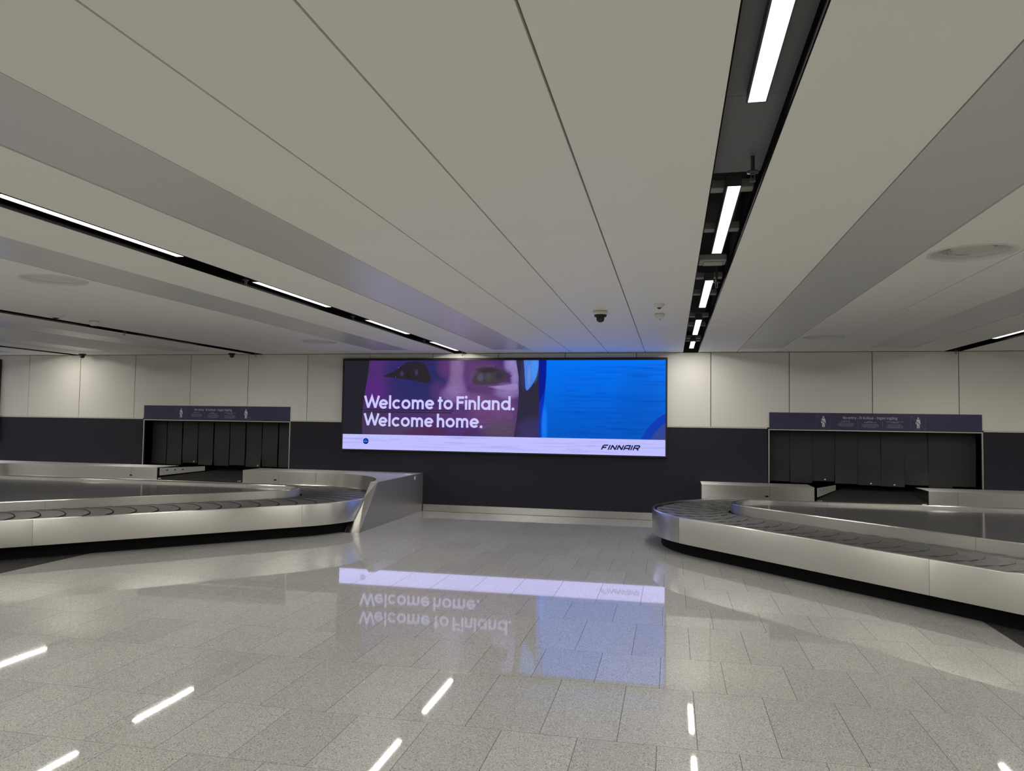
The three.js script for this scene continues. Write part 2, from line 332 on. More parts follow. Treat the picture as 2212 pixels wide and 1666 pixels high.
// ------------------------------------------------------------------ walls
{
  const wall = structure('wall_back');
  const parts = [], solid = (x0, x1, y0, y1) => parts.push(span(x0, x1, y0, y1, -0.30, -0.024));
  let x = XL - 0.2;
  for (const [a, b] of NICHES) { solid(x, a, -0.1, H + 0.4); solid(a, b, NICHE_TOP, H + 0.4); x = b; }
  solid(x, XR + 0.2, -0.1, H + 0.4);
  for (const [a, b] of NICHES) parts.push(span(a - 0.05, b + 0.05, -0.1, 0.05, -1.3, -0.3), span(a - 0.05, b + 0.05, 1.7, 1.75, -1.3, -0.3), span(a - 0.1, a - 0.05, -0.1, 1.75, -1.3, -0.3), span(b + 0.05, b + 0.1, -0.1, 1.75, -1.3, -0.3), span(a - 0.1, b + 0.1, -0.1, 1.75, -1.4, -1.3));
  mesh('wall_core', merge(parts), M.core, wall);
  const J = [-14.7, -13.53, -12.355, -11.19, -9.973, -8.788, -7.6, -6.417, -5.235, -4.061, -2.895, -1.746, -0.57, 0.617, 1.813, 3.028, 4.239, 5.44, 6.64, 7.84];
  const cols = [XL, -18.3, -17.1, -15.9, ...J, 9.04, 10.24, 11.44, XR];
  for (let i = 0; i + 1 < cols.length; i++) mesh('wall_panel', rspan(cols[i] + 0.005, cols[i + 1] - 0.005, 1.528, H - 0.006, -0.022, 0, 0.002), M.wall[i % 3], wall);
  const runs = [[XL, -13.4], [-13.39, -9.768], [-6.737, 1.48], [4.565, 7.2], [7.21, XR]];
  for (const [a, b] of runs) mesh('dark_panel', span(a, b, 0.118, 1.506, -0.022, 0), M.darkWall, wall);
  for (const [a, b] of [[XL, -9.768], [-6.737, 1.48], [4.565, XR]]) mesh('rail', span(a, b, 1.508, 1.526, -0.02, 0.006), M.trim, wall);
  for (const [a, b] of NICHES) for (const e of [a, b]) mesh('reveal', span(e === a ? a - 0.012 : b, e === a ? a : b + 0.012, 0.05, NICHE_TOP, -0.30, -0.02), M.reveal, wall);
  const skirting = structure('baseboard_back');
  for (const [a, b] of [[-4.188, -2.2], [-2.197, 1.5]]) mesh('strip', span(a, b, 0.004, 0.117, -0.02, 0.012), M.steel, skirting);
  const side = (name, x0, x1, z0, z1) => { const m = mesh(name, span(x0, x1, -0.1, H + 0.4, z0, z1), M.farWall, scene); m.userData.kind = 'structure'; };
  side('wall_left', XL - 0.2, XL, -0.3, ZF); side('wall_right', XR, XR + 0.2, -0.3, ZF); side('wall_front', XL - 0.2, XR + 0.2, ZF, ZF + 0.2);
}

// ------------------------------------------------------------------ big screen
function strokeText(c, text, x, y, size, lw) {
  // geometric letters drawn with strokes; size is the x-height; returns the advance
  const s = size, w = lw * s, r = 0.5 * s - w / 2, up = 1.40 * s;
  c.lineWidth = w; c.lineCap = 'butt'; c.lineJoin = 'miter'; c.miterLimit = 3;
  const line = (...p) => { c.beginPath(); c.moveTo(x + p[0] * s, y - p[1] * s); for (let i = 2; i < p.length; i += 2) c.lineTo(x + p[i] * s, y - p[i + 1] * s); c.stroke(); };
  const arc = (cx, cy, rr, a0, a1, ccw) => { c.beginPath(); c.arc(x + cx * s, y - cy * s, rr, -a0, -a1, !ccw ? true : false); c.stroke(); };
  const h = lw / 2, gap = 0.13;
  const arch = (x0, rr) => { arc(x0 + rr, 1 - h - rr, rr * s, 0, Math.PI); line(x0 + 2 * rr, 0, x0 + 2 * rr, 1 - h - rr); };
  const round = () => arc(0.5, 0.5, r, 0, Math.PI * 2 - 0.001);
  for (const ch of text) {
    let a = 0;
    if (ch === 'W') { line(0.08, 1.37, 0.47, 0.12, 0.86, 1.22, 1.25, 0.12, 1.64, 1.37); a = 1.66; }
    else if (ch === 'e') { arc(0.5, 0.5, r, 0, Math.PI * 1.78); line(h, 0.5, 1 - h, 0.5); a = 1 + gap * 0.8; }
    else if (ch === 'l') { line(h, 0, h, 1.42); a = lw + gap; }
    else if (ch === 'c') { arc(0.5, 0.5, r, Math.PI * 0.23, Math.PI * 1.77); a = 0.88 + gap; }
    else if (ch === 'o') { round(); a = 1 + gap; }
    else if (ch === 'n') { line(h, 0, h, 1); arch(h, 0.29); a = h * 2 + 0.58 + gap; }
    else if (ch === 'h') { line(h, 0, h, 1.42); arch(h, 0.29); a = h * 2 + 0.58 + gap; }
    else if (ch === 'm') { line(h, 0, h, 1); arch(h, 0.27); arch(h + 0.54, 0.27); a = h * 2 + 1.08 + gap; }
    else if (ch === 't') { line(0.26, 0, 0.26, 1.3); line(0, 0.9, 0.55, 0.9); a = 0.55 + gap * 0.6; }
    else if (ch === 'F') { line(h, 0, h, 1.37); line(h, 1.37 - h, 0.8, 1.37 - h); line(h, 0.74, 0.74, 0.74); a = 0.82 + gap * 0.6; }
    else if (ch === 'i') { line(h, 0, h, 1); c.beginPath(); c.arc(x + h * s, y - 1.28 * s, w * 0.62, 0, 6.3); c.fill(); a = lw + gap; }
    else if (ch === 'a') { round(); line(1 - h, 0, 1 - h, 1); a = 1 + gap; }
    else if (ch === 'd') { round(); line(1 - h, 0, 1 - h, 1.42); a = 1 + gap; }
    else if (ch === '.') { c.beginPath(); c.arc(x + h * s, y - h * s, w * 0.62, 0, 6.3); c.fill(); a = lw + gap; }
    else if (ch === ' ') a = 0.26;
    x += a * s;
  }
  return x;
}
const SCR = { x0: -5.708, x1: -0.066, y0: 1.016, y1: 2.640, px0: -5.682, px1: -0.094, py0: 1.040, py1: 2.598 };
function screenArt(c, w, h) {
  // P maps positions measured on the advertisement to the canvas
  const P = (zx, zy) => { const f = (zx - 128) / 1965, top = 111 - 6 * f, hh = 549 + 51 * f, v = (zy - top) / hh, g = (zx - (128 - 18 * v)) / (1965 + 18 * v); return [g * 1.0927 / (1 + 0.0927 * g) * w, v * h]; };
  const poly = (fill, pts, blur = 0) => { c.save(); if (blur) c.filter = `blur(${blur}px)`; c.fillStyle = fill; c.beginPath(); pts.forEach((p, i) => { const q = P(...p); i ? c.lineTo(...q) : c.moveTo(...q); }); c.closePath(); c.fill(); c.restore(); };
  const blob = (fill, pts, n = 7) => { // smooth closed outline through points
    c.fillStyle = fill; c.beginPath(); const q = pts.map((p) => P(...p)); const m = (i) => { const a = q[i % q.length], b = q[(i + 1) % q.length]; return [(a[0] + b[0]) / 2, (a[1] + b[1]) / 2]; };
    c.moveTo(...m(0)); for (let i = 1; i <= q.length; i++) { const e = m(i); c.quadraticCurveTo(q[i % q.length][0], q[i % q.length][1], e[0], e[1]); } c.fill();
  };
  const soft = (zx, zy, rx, ry, col, a) => { const [x, y] = P(zx, zy); c.save(); c.translate(x, y); c.scale(rx, ry); const g = c.createRadialGradient(0, 0, 0, 0, 0, 1); g.addColorStop(0, `rgba(${col},${a})`); g.addColorStop(0.6, `rgba(${col},${a * 0.75})`); g.addColorStop(1, `rgba(${col},0)`); c.fillStyle = g; c.beginPath(); c.arc(0, 0, 1, 0, 6.3); c.fill(); c.restore(); };
  c.fillStyle = 'rgb(35,33,42)'; c.fillRect(0, 0, w, h);
  // face
  blob('rgb(72,46,104)', [[300, -160], [700, -200], [1172, -160], [1188, 110], [1197, 250], [1190, 430], [1160, 620], [1120, 820], [700, 860], [250, 820], [228, 560], [240, 360], [276, 180]]);
  c.save(); { // everything of the face stays inside its outline
    const q = [[300, -160], [700, -200], [1172, -160], [1188, 110], [1197, 250], [1190, 430], [1160, 620], [1120, 820], [700, 860], [250, 820], [228, 560], [240, 360], [276, 180]].map((p) => P(...p)); c.beginPath(); const m = (i) => { const a = q[i % q.length], b = q[(i + 1) % q.length]; return [(a[0] + b[0]) / 2, (a[1] + b[1]) / 2]; };
    c.moveTo(...m(0)); for (let i = 1; i <= q.length; i++) { const e = m(i); c.quadraticCurveTo(q[i % q.length][0], q[i % q.length][1], e[0], e[1]); } c.clip();
    soft(320, 280, 120, 110, '88,40,124', 0.9); soft(335, 140, 70, 60, '84,44,120', 0.8);
    soft(560, 270, 240, 170, '40,42,100', 1); soft(540, 160, 220, 90, '44,42,104', 1); soft(660, 200, 130, 170, '42,40,96', 1);
    soft(300, 500, 160, 110, '66,56,84', 0.9); soft(480, 540, 260, 80, '74,60,88', 0.9);
    soft(760, 150, 90, 90, '96,52,112', 0.9); soft(700, 300, 70, 80, '92,52,116', 0.7);
    soft(820, 130, 62, 90, '134,108,150', 0.95); soft(815, 200, 60, 80, '130,102,150', 0.9); soft(812, 270, 80, 80, '132,104,156', 0.95);
    soft(800, 320, 110, 70, '142,112,170', 0.8); soft(905, 350, 120, 60, '122,84,140', 0.8);
    soft(960, 130, 130, 90, '88,54,108', 0.95); soft(1000, 220, 150, 110, '90,60,110', 0.95); soft(900, 210, 60, 110, '98,58,116', 0.6);
    soft(1040, 420, 190, 150, '110,72,122', 1); soft(1080, 540, 160, 90, '88,70,96', 1); soft(950, 470, 150, 70, '100,62,116', 0.7); soft(760, 440, 160, 60, '92,56,112', 0.8);
    soft(1150, 130, 60, 70, '150,138,198', 1); soft(1172, 210, 36, 90, '146,132,192', 1);
    soft(1130, 300, 110, 60, '148,128,184', 0.9); blob('rgb(150,128,186)', [[990, 270], [1080, 268], [1150, 256], [1190, 250], [1188, 300], [1100, 290], [1040, 284]]);
    soft(980, 290, 90, 40, '92,58,112', 0.7); soft(650, 545, 130, 50, '76,40,80', 0.95); soft(880, 566, 40, 16, '74,40,78', 0.9); soft(560, 560, 90, 30, '82,44,88', 0.8);
    for (let i = 0; i < 260; i++) { const [x, y] = P(760 + rnd() * 420, 260 + rnd() * 300); c.fillStyle = rnd() < 0.5 ? 'rgba(160,130,180,0.10)' : 'rgba(60,30,80,0.12)'; c.fillRect(x, y, 8 + rnd() * 60, 1.5 + rnd() * 2.5); }
    // left eye
    blob('rgb(40,35,44)', [[352, 208], [410, 190], [462, 158], [512, 116], [606, 112], [646, 176], [656, 256], [596, 244], [520, 230], [430, 218]]);
    soft(478, 192, 16, 22, '72,58,100', 0.9); soft(568, 184, 14, 24, '72,60,106', 0.9); soft(520, 200, 22, 26, '34,30,38', 0.9);
    c.fillStyle = 'rgb(190,180,220)'; for (const [a, b] of [[457, 152], [440, 210]]) { const q2 = P(a, b); c.fillRect(q2[0], q2[1], 3, 3); }
    // right eye
    soft(1010, 200, 130, 70, '84,74,92', 0.9);
    soft(1020, 205, 118, 58, '62,54,68', 1); blob('rgb(64,56,70)', [[904, 252], [918, 204], [970, 172], [1030, 160], [1096, 172], [1136, 214], [1108, 240], [1040, 256], [960, 264]]); soft(1000, 168, 90, 22, '44,36,50', 0.8);
    soft(960, 215, 26, 32, '88,80,110', 0.9); soft(1010, 212, 28, 34, '70,72,74', 0.9); soft(1075, 205, 30, 24, '52,44,58', 0.9);
    c.strokeStyle = 'rgb(58,40,66)'; c.lineWidth = 4; for (let i = 0; i < 9; i++) { const a = P(1046 + i * 11, 166 + i * 6), b = P(1058 + i * 12, 140 + i * 8); c.beginPath(); c.moveTo(...a); c.lineTo(...b); c.stroke(); }
  } c.restore();
  { const a = P(228, 414), b = P(795, 440); c.fillStyle = 'rgba(36,30,54,0.75)'; c.fillRect(a[0], a[1], b[0] - a[0], 6); c.fillRect(a[0] + 20, a[1] + 13, (b[0] - a[0]) * 0.95, 7); }
  // hair at the side of the face, strand and blue field
  poly('rgb(44,40,62)', [[1176, 95], [1345, 95], [1345, 720], [1120, 720], [1172, 560], [1192, 430], [1197, 230]]);
  soft(1270, 560, 120, 120, '62,52,104', 0.9); soft(1225, 200, 26, 120, '54,60,120', 0.6);
  blob('rgb(76,128,222)', [[1222, 80], [1318, 80], [1316, 160], [1296, 232], [1256, 292], [1236, 300], [1232, 230], [1228, 150]]);
  soft(1292, 150, 28, 110, '72,150,250', 0.8); soft(1258, 200, 14, 80, '120,150,220', 0.6);
  { const [xa] = P(1318, 300), [xb] = P(2100, 300), [, yb] = P(1700, 596); const g = c.createLinearGradient(0, 0, 0, yb); g.addColorStop(0, 'rgb(2,114,244)'); g.addColorStop(0.5, 'rgb(0,100,220)'); g.addColorStop(1, 'rgb(0,86,194)');
    poly(g, [[1352, 80], [2200, 80], [2200, 720], [1330, 720], [1340, 400], [1352, 250]]);
    poly('rgba(4,26,150,0.95)', [[1322, 80], [1366, 80], [1362, 220], [1344, 420], [1326, 460], [1316, 280]]); poly('rgba(8,50,190,0.8)', [[1318, 380], [1352, 300], [1338, 500], [1334, 720], [1312, 720]]);
    soft(1350, 520, 24, 160, '20,130,255', 0.8);
    for (let i = 0; i < 90; i++) { const a = P(1380 + rnd() * 640, 120 + rnd() * 450), L = 60 + rnd() * 330, t = 2 + rnd() * 5; c.fillStyle = `rgba(0,50,150,${0.05 + rnd() * 0.16})`; c.beginPath(); c.ellipse(a[0] + L / 2, a[1], L / 2, t, 0, 0, 6.3); c.fill(); }
    soft(1930, 380, 170, 260, '0,80,180', 0.35); }
  { c.save(); const k = P(2120, 700); c.translate(...k); c.fillStyle = 'rgb(10,60,180)'; c.beginPath(); c.ellipse(0, 0, 190, 270, 0.35, 0, 6.3); c.fill(); c.fillStyle = 'rgb(48,70,150)'; c.beginPath(); c.ellipse(14, 10, 158, 238, 0.35, 0, 6.3); c.fill(); c.fillStyle = 'rgb(66,76,104)'; c.beginPath(); c.ellipse(30, 20, 120, 200, 0.35, 0, 6.3); c.fill(); c.restore(); }
  // white footer band
  { const y0 = P(1000, 584)[1]; c.fillStyle = 'rgb(190,190,255)'; c.fillRect(0, y0, w, h - y0);
    for (let i = 0; i < 46; i++) { const x = rnd() * w, y = y0 + 10 + rnd() * (h - y0 - 20), L = 60 + rnd() * 260; c.fillStyle = `rgba(158,156,226,${0.12 + rnd() * 0.25})`; c.beginPath(); c.ellipse(x, y, L / 2, 2 + rnd() * 4, 0, 0, 6.3); c.fill(); } }
  // words
  c.fillStyle = c.strokeStyle = 'rgb(204,200,255)';
  const put = (text, zx0, zx1, zy) => { const [x0, y0] = P(zx0, zy[0]), [x1] = P(zx1, zy[0]); const size = 56; c.save(); c.globalAlpha = 0; const wide = strokeText(c, text, 0, 0, 100, 0.245) / 100 - 0.13; c.restore(); const s = (x1 - x0) / wide; strokeText(c, text, x0, y0, s, 0.245); return size; };
  put('Welcome to Finland.', 245, 1166, [410]); put('Welcome home.', 242, 970, [519]);
  { const [x, y] = P(254, 612); c.fillStyle = 'rgb(214,212,255)'; c.beginPath(); c.arc(x, y, 22, 0, 6.3); c.fill(); const g = c.createRadialGradient(x - 4, y - 8, 2, x, y, 20); g.addColorStop(0, 'rgb(30,86,190)'); g.addColorStop(1, 'rgb(4,30,120)'); c.fillStyle = g; c.beginPath(); c.arc(x, y, 19.5, 0, 6.3); c.fill(); c.strokeStyle = 'rgba(190,205,250,0.9)'; c.lineWidth = 2.4; c.beginPath(); c.moveTo(x - 19, y + 1); c.quadraticCurveTo(x - 4, y + 4, x + 14, y + 2); c.stroke(); }
  { // airline wordmark in slanted rounded strokes
    const [x0, y0] = P(1700, 664), [x1] = P(1936, 664), t = P(1700, 634)[1], hh = y0 - t, u = (x1 - x0) / 7.35;
    c.save(); c.transform(1, 0, -0.42, 1, x0 + 2, y0); c.strokeStyle = c.fillStyle = 'rgb(26,28,66)'; c.lineWidth = 7.6; c.lineJoin = 'round'; c.lineCap = 'butt';
    const L = (...p) => { c.beginPath(); c.moveTo(p[0] * u, -p[1] * hh); for (let i = 2; i < p.length; i += 2) c.lineTo(p[i] * u, -p[i + 1] * hh); c.stroke(); };
    const F = (x) => { L(x, 0, x, 0.78, x + 0.16, 0.92, x + 0.9, 0.92); L(x, 0.47, x + 0.72, 0.47); }, I = (x) => L(x, 0, x, 1), N = (x) => { L(x, 0, x, 0.97); L(x, 0.94, x + 0.86, 0.06); L(x + 0.86, 0.03, x + 0.86, 1); };
    const A = (x) => { L(x, 0, x, 0.74, x + 0.18, 0.92, x + 0.92, 0.92, x + 0.92, 0); L(x, 0.36, x + 0.92, 0.36); }, R = (x) => { L(x, 0, x, 0.92, x + 0.8, 0.92, x + 0.94, 0.8, x + 0.94, 0.56, x + 0.8, 0.44, x + 0.1, 0.44); L(x + 0.5, 0.44, x + 0.96, 0); };
    F(0); I(1.28); N(1.72); N(2.98); A(4.24); I(5.56); R(6.02); c.restore(); }
}
{
  const s = thing('video_screen', 'wide black framed wall screen welcoming travellers beside a close-up face', 'screen', [(SCR.x0 + SCR.x1) / 2, SCR.y0, 0]);
  const cx = (SCR.x0 + SCR.x1) / 2, X = (x) => x - cx, Y = (y) => y - SCR.y0, z = 0.062;
  mesh('cabinet', span(X(SCR.x0) + 0.02, X(SCR.x1) - 0.02, 0.02, Y(SCR.y1) - 0.02, 0.003, 0.05), M.black, s);
  mesh('frame', merge([rspan(X(SCR.x0), X(SCR.px0), 0, Y(SCR.y1), 0.01, 0.074, 0.003), rspan(X(SCR.px1), X(SCR.x1), 0, Y(SCR.y1), 0.01, 0.074, 0.003), rspan(X(SCR.px0), X(SCR.px1), Y(SCR.py1), Y(SCR.y1), 0.01, 0.074, 0.003), rspan(X(SCR.px0), X(SCR.px1), 0, Y(SCR.py0), 0.01, 0.074, 0.003)]), M.black, s);
  const pw = SCR.px1 - SCR.px0, ph = SCR.py1 - SCR.py0, art = canvas(2048, 571, screenArt);
  const disp = new THREE.PlaneGeometry(pw, ph); disp.translate(X((SCR.px0 + SCR.px1) / 2), Y((SCR.py0 + SCR.py1) / 2), z);
  mesh('display', disp, new THREE.MeshPhysicalMaterial({ color: rgb(0.003, 0.003, 0.003), roughness: 0.6, specularIntensity: 0.08, emissive: new THREE.Color(1, 1, 1), emissiveMap: art, emissiveIntensity: 0.95 }), s);
  const bar = new THREE.RectAreaLight(rgb(0.56, 0.53, 1.0), BAR_LEVEL, pw, 0.265); bar.position.set(0, Y(1.173), z + 0.006); bar.rotation.y = Math.PI; s.add(bar);
  const blue = new THREE.RectAreaLight(rgb(0.02, 0.18, 0.85), BLUE_LEVEL, 2.08, 1.28); blue.position.set(X(-1.14), Y(1.95), z + 0.006); blue.rotation.y = Math.PI; s.add(blue);
  // the neighbouring screen, only its right edge reaches the picture
  const s2 = thing('video_screen', 'another black framed wall screen, only its right edge showing at the far left', 'screen', [-14.6, SCR.y0, 0]);
  mesh('frame', rspan(-1.6, 1.6, 0, 1.63, 0.01, 0.07, 0.004), M.black, s2);
  const d2 = new THREE.PlaneGeometry(3.1, 1.55); d2.translate(0, 0.81, 0.0715);
  mesh('display', d2, std(0.01, 0.01, 0.01, { emissive: rgb(0.22, 0.25, 0.60), emissiveIntensity: 1 }), s2);
  const l2 = new THREE.RectAreaLight(rgb(0.25, 0.3, 0.95), BLUE_LEVEL, 3.1, 1.55); l2.position.set(0, 0.81, 0.078); l2.rotation.y = Math.PI; s2.add(l2);
}

// ------------------------------------------------------------------ signs above the hatches
{
  const art = canvas(2048, 180, (c, w, h) => {
    c.fillStyle = 'rgb(50,45,84)'; c.fillRect(0, 0, w, h);
    const ink = 'rgb(206,204,214)';
    const man = (cx) => {
      c.strokeStyle = 'rgba(120,116,140,0.7)'; c.lineWidth = 2; c.strokeRect(cx - 70, 22, 138, 148);
      c.fillStyle = ink; c.beginPath(); c.arc(cx, 44, 9, 0, 6.3); c.fill();
      c.beginPath(); c.moveTo(cx - 15, 58); c.lineTo(cx + 15, 58); c.lineTo(cx + 24, 108); c.lineTo(cx + 15, 110); c.lineTo(cx + 11, 84); c.lineTo(cx + 14, 154); c.lineTo(cx + 3, 154); c.lineTo(cx, 112); c.lineTo(cx - 3, 154); c.lineTo(cx - 14, 154); c.lineTo(cx - 11, 84); c.lineTo(cx - 15, 110); c.lineTo(cx - 24, 108); c.closePath(); c.fill();
      c.strokeStyle = 'rgb(92,76,84)'; c.lineWidth = 7; c.beginPath(); c.moveTo(cx - 68, 24); c.lineTo(cx + 66, 168); c.stroke();
    };
    man(540); man(1456);
    c.fillStyle = ink; c.font = '39px sans-serif'; c.textAlign = 'center'; c.textBaseline = 'alphabetic';
    const title = 'No entry - Ei kulkua - Ingen ingång', want = 530, k = want / c.measureText(title).width;
    c.save(); c.translate(994, 62); c.scale(k, 1); c.fillText(title, 0, 0); c.restore();
    const block = (cx, heads, lines) => { let y = 84; c.fillStyle = 'rgb(170,168,182)'; for (const L of heads) { for (let x = -L / 2; x < L / 2; x += 6 + rnd() * 8) c.fillRect(cx + x, y, 4 + rnd() * 4, 6); y += 11; } y += 8; c.fillStyle = 'rgb(140,138,158)'; for (const L of lines) { for (let x = -L / 2; x < L / 2; x += 5 + rnd() * 7) c.fillRect(cx + x, y, 3 + rnd() * 4, 5); y += 9; } };
    block(762, [90], [130, 156, 160, 150, 120]); block(996, [48, 110], [140, 160, 158, 166, 110]); block(1232, [156, 70], [130, 150, 152, 144, 152]);
    c.fillStyle = 'rgb(120,118,140)'; c.fillRect(876, 84, 2, 74); c.fillRect(1116, 84, 2, 74);
  });
  const say = ['navy no entry sign above the left hatch with the hanging curtain', 'navy no entry sign above the right hatch'];
  NICHES.forEach(([a, b], i) => {
    const w = b - a + 0.006, s = thing('no_entry_sign', say[i], 'sign', [(a + b) / 2, 1.51, 0], 0, 'no entry signs above the hatches');
    mesh('board', span(-w / 2, w / 2, 0.0, 0.258, 0.002, 0.026), std(0.021, 0.019, 0.05, { roughness: 0.5 }), s);
    const face = new THREE.PlaneGeometry(w - 0.004, 0.254); face.translate(0, 0.129, 0.0268);
    mesh('printed_face', face, new THREE.MeshStandardMaterial({ map: art, roughness: 0.45 }), s);
  });
  // steel frames of the hatches and their strip curtains
  NICHES.forEach(([a, b], i) => {
    const side = i ? 'right' : 'left';
    const f = thing('hatch_frame', `thin steel frame round the ${side} baggage hatch under its sign`, 'frame', [(a + b) / 2, 0, 0], 0, 'steel frames of the hatches');
    const w = (b - a) / 2;
    for (const s of [-1, 1]) mesh('post', rspan(s * (w + 0.010) - 0.010, s * (w + 0.010) + 0.010, 0.656, 1.506, -0.016, 0.010, 0.002), M.steelPlain, f);
    mesh('header', rspan(-w - 0.020, w + 0.020, 1.488, 1.506, -0.016, 0.012, 0.002), M.steelPlain, f);
    const c = thing('strip_curtain', `black rubber strip curtain hanging in the ${side} baggage hatch`, 'curtain', [a, 1.48, -0.22], 0, 'black strip curtains in the hatches');
    const n = 9, pitch = (b - a) / n;
    mesh('rail', bx(b - a - 0.01, 0.03, 0.03, (b - a) / 2, 0.0, -0.02), M.core, c);
    for (let k = 0; k < n; k++) {
      const sw = pitch - (i ? 0.004 : 0.022), L = 0.80 + (rnd() - 0.3) * 0.05 + (i ? (rnd() - 0.5) * 0.05 : 0), g = new THREE.BoxGeometry(sw, L, 0.006, 6, 14, 1), p = g.attributes.position;
      const ph = rnd() * 6, am = 0.006 + rnd() * 0.008, curl = (rnd() - 0.3) * (i ? 0.09 : 0.05);
      for (let q = 0; q < p.count; q++) { const x = p.getX(q) / sw, y = 0.5 - p.getY(q) / L; p.setZ(q, p.getZ(q) + am * Math.sin(y * 7 + ph) * y + curl * Math.max(0, y - 0.75) * 4 * (0.4 + x) * y + (k % 2) * 0.008); }
      g.computeVertexNormals(); g.translate((k + 0.5) * pitch, -L / 2, 0);
      const strip = mesh('strip', g, M.curtain, c);
      if (k === 2 || (k === 6 && i === 0) || (k === 4 && i) || (i && k === 5)) { mesh('tag', bx(0.022, 0.016, 0.002, (k + (i ? 0.55 : 0.82)) * pitch, -L + 0.03, 0.03 + (k % 2) * 0.008), M.paperAndLeak, strip); }  // white patch painted in for light leaking between the curtain strips
    }
  });
}

// ------------------------------------------------------------------ carousels
function loop3(centres) { // a rounded triangle: the offset of three centres; at(s, R) follows its middle line
  const R = 1.1, seg = [], c = centres.map((p) => new THREE.Vector2(...p));
  for (let i = 0; i < 3; i++) {
    const a = c[i], b = c[(i + 1) % 3], e = c[(i + 2) % 3], t = b.clone().sub(a), L = t.length(); t.divideScalar(L);
    const n = new THREE.Vector2(-t.y, t.x), t2 = e.clone().sub(b).normalize(), n2 = new THREE.Vector2(-t2.y, t2.x);
    seg.push({ L, kind: 0, a, t, n });
    const a0 = Math.atan2(n.y, n.x); let da = Math.atan2(n2.y, n2.x) - a0; while (da > 0.001) da -= Math.PI * 2; while (da < -Math.PI * 2) da += Math.PI * 2;
    seg.push({ L: Math.abs(da) * R, kind: 1, a: b, a0, da });
  }
  const total = seg.reduce((s, q) => s + q.L, 0);
  return { total, seg, at(s) {
    s = ((s % total) + total) % total;
    for (const q of seg) {
      if (s <= q.L) {
        if (!q.kind) return { x: q.a.x + q.t.x * s + q.n.x * R, z: q.a.y + q.t.y * s + q.n.y * R, nx: q.n.x, nz: q.n.y, tx: q.t.x, tz: q.t.y };
        const an = q.a0 + q.da * s / q.L, nx = Math.cos(an), nz = Math.sin(an); return { x: q.a.x + nx * R, z: q.a.y + nz * R, nx, nz, tx: nz, tz: -nx };
      }
      s -= q.L;
    }
    return this.at(0);
  } };
}
function sweep(lp, s0, s1, profile, step = 0.09, closed = false, caps = true) { // profile: [offset, y] closed outline, counter-clockwise
  const n = Math.max(2, Math.ceil((s1 - s0) / step)), m = profile.length, pos = [], uv = [], cum = [0];
  for (let j = 0; j < m; j++) { const a = profile[j], b = profile[(j + 1) % m]; cum.push(cum[j] + Math.hypot(a[0] - b[0], a[1] - b[1])); }
  const pt = (i, j) => { const q = lp.at(s0 + (s1 - s0) * i / n), p = profile[j % m]; return [q.x + q.nx * p[0], p[1], q.z + q.nz * p[0]]; };
  const quad = (a, b, c, d, ua, ub, uc, ud) => { pos.push(...a, ...b, ...c, ...a, ...c, ...d); uv.push(...ua, ...ub, ...uc, ...ua, ...uc, ...ud); };
  for (let i = 0; i < n; i++) for (let j = 0; j < m; j++) {
    const u0 = (s1 - s0) * i / n, u1 = (s1 - s0) * (i + 1) / n;
    quad(pt(i, j), pt(i + 1, j), pt(i + 1, j + 1), pt(i, j + 1), [u0, cum[j]], [u1, cum[j]], [u1, cum[j + 1]], [u0, cum[j + 1]]);
  }
  if (!closed && caps) for (const i of [0, n]) {
    const tri = THREE.ShapeUtils.triangulateShape(profile.map((p) => new THREE.Vector2(...p)), []);
    for (const t of tri) { const o = i ? [t[0], t[1], t[2]] : [t[2], t[1], t[0]]; for (const k of o) { pos.push(...pt(i, k)); uv.push(profile[k][0], profile[k][1]); } }
  }
  const g = new THREE.BufferGeometry();
  g.setAttribute('position', new THREE.Float32BufferAttribute(pos, 3)); g.setAttribute('uv', new THREE.Float32BufferAttribute(uv, 2)); g.computeVertexNormals();
  return toCreasedNormals(g, 0.6);
}
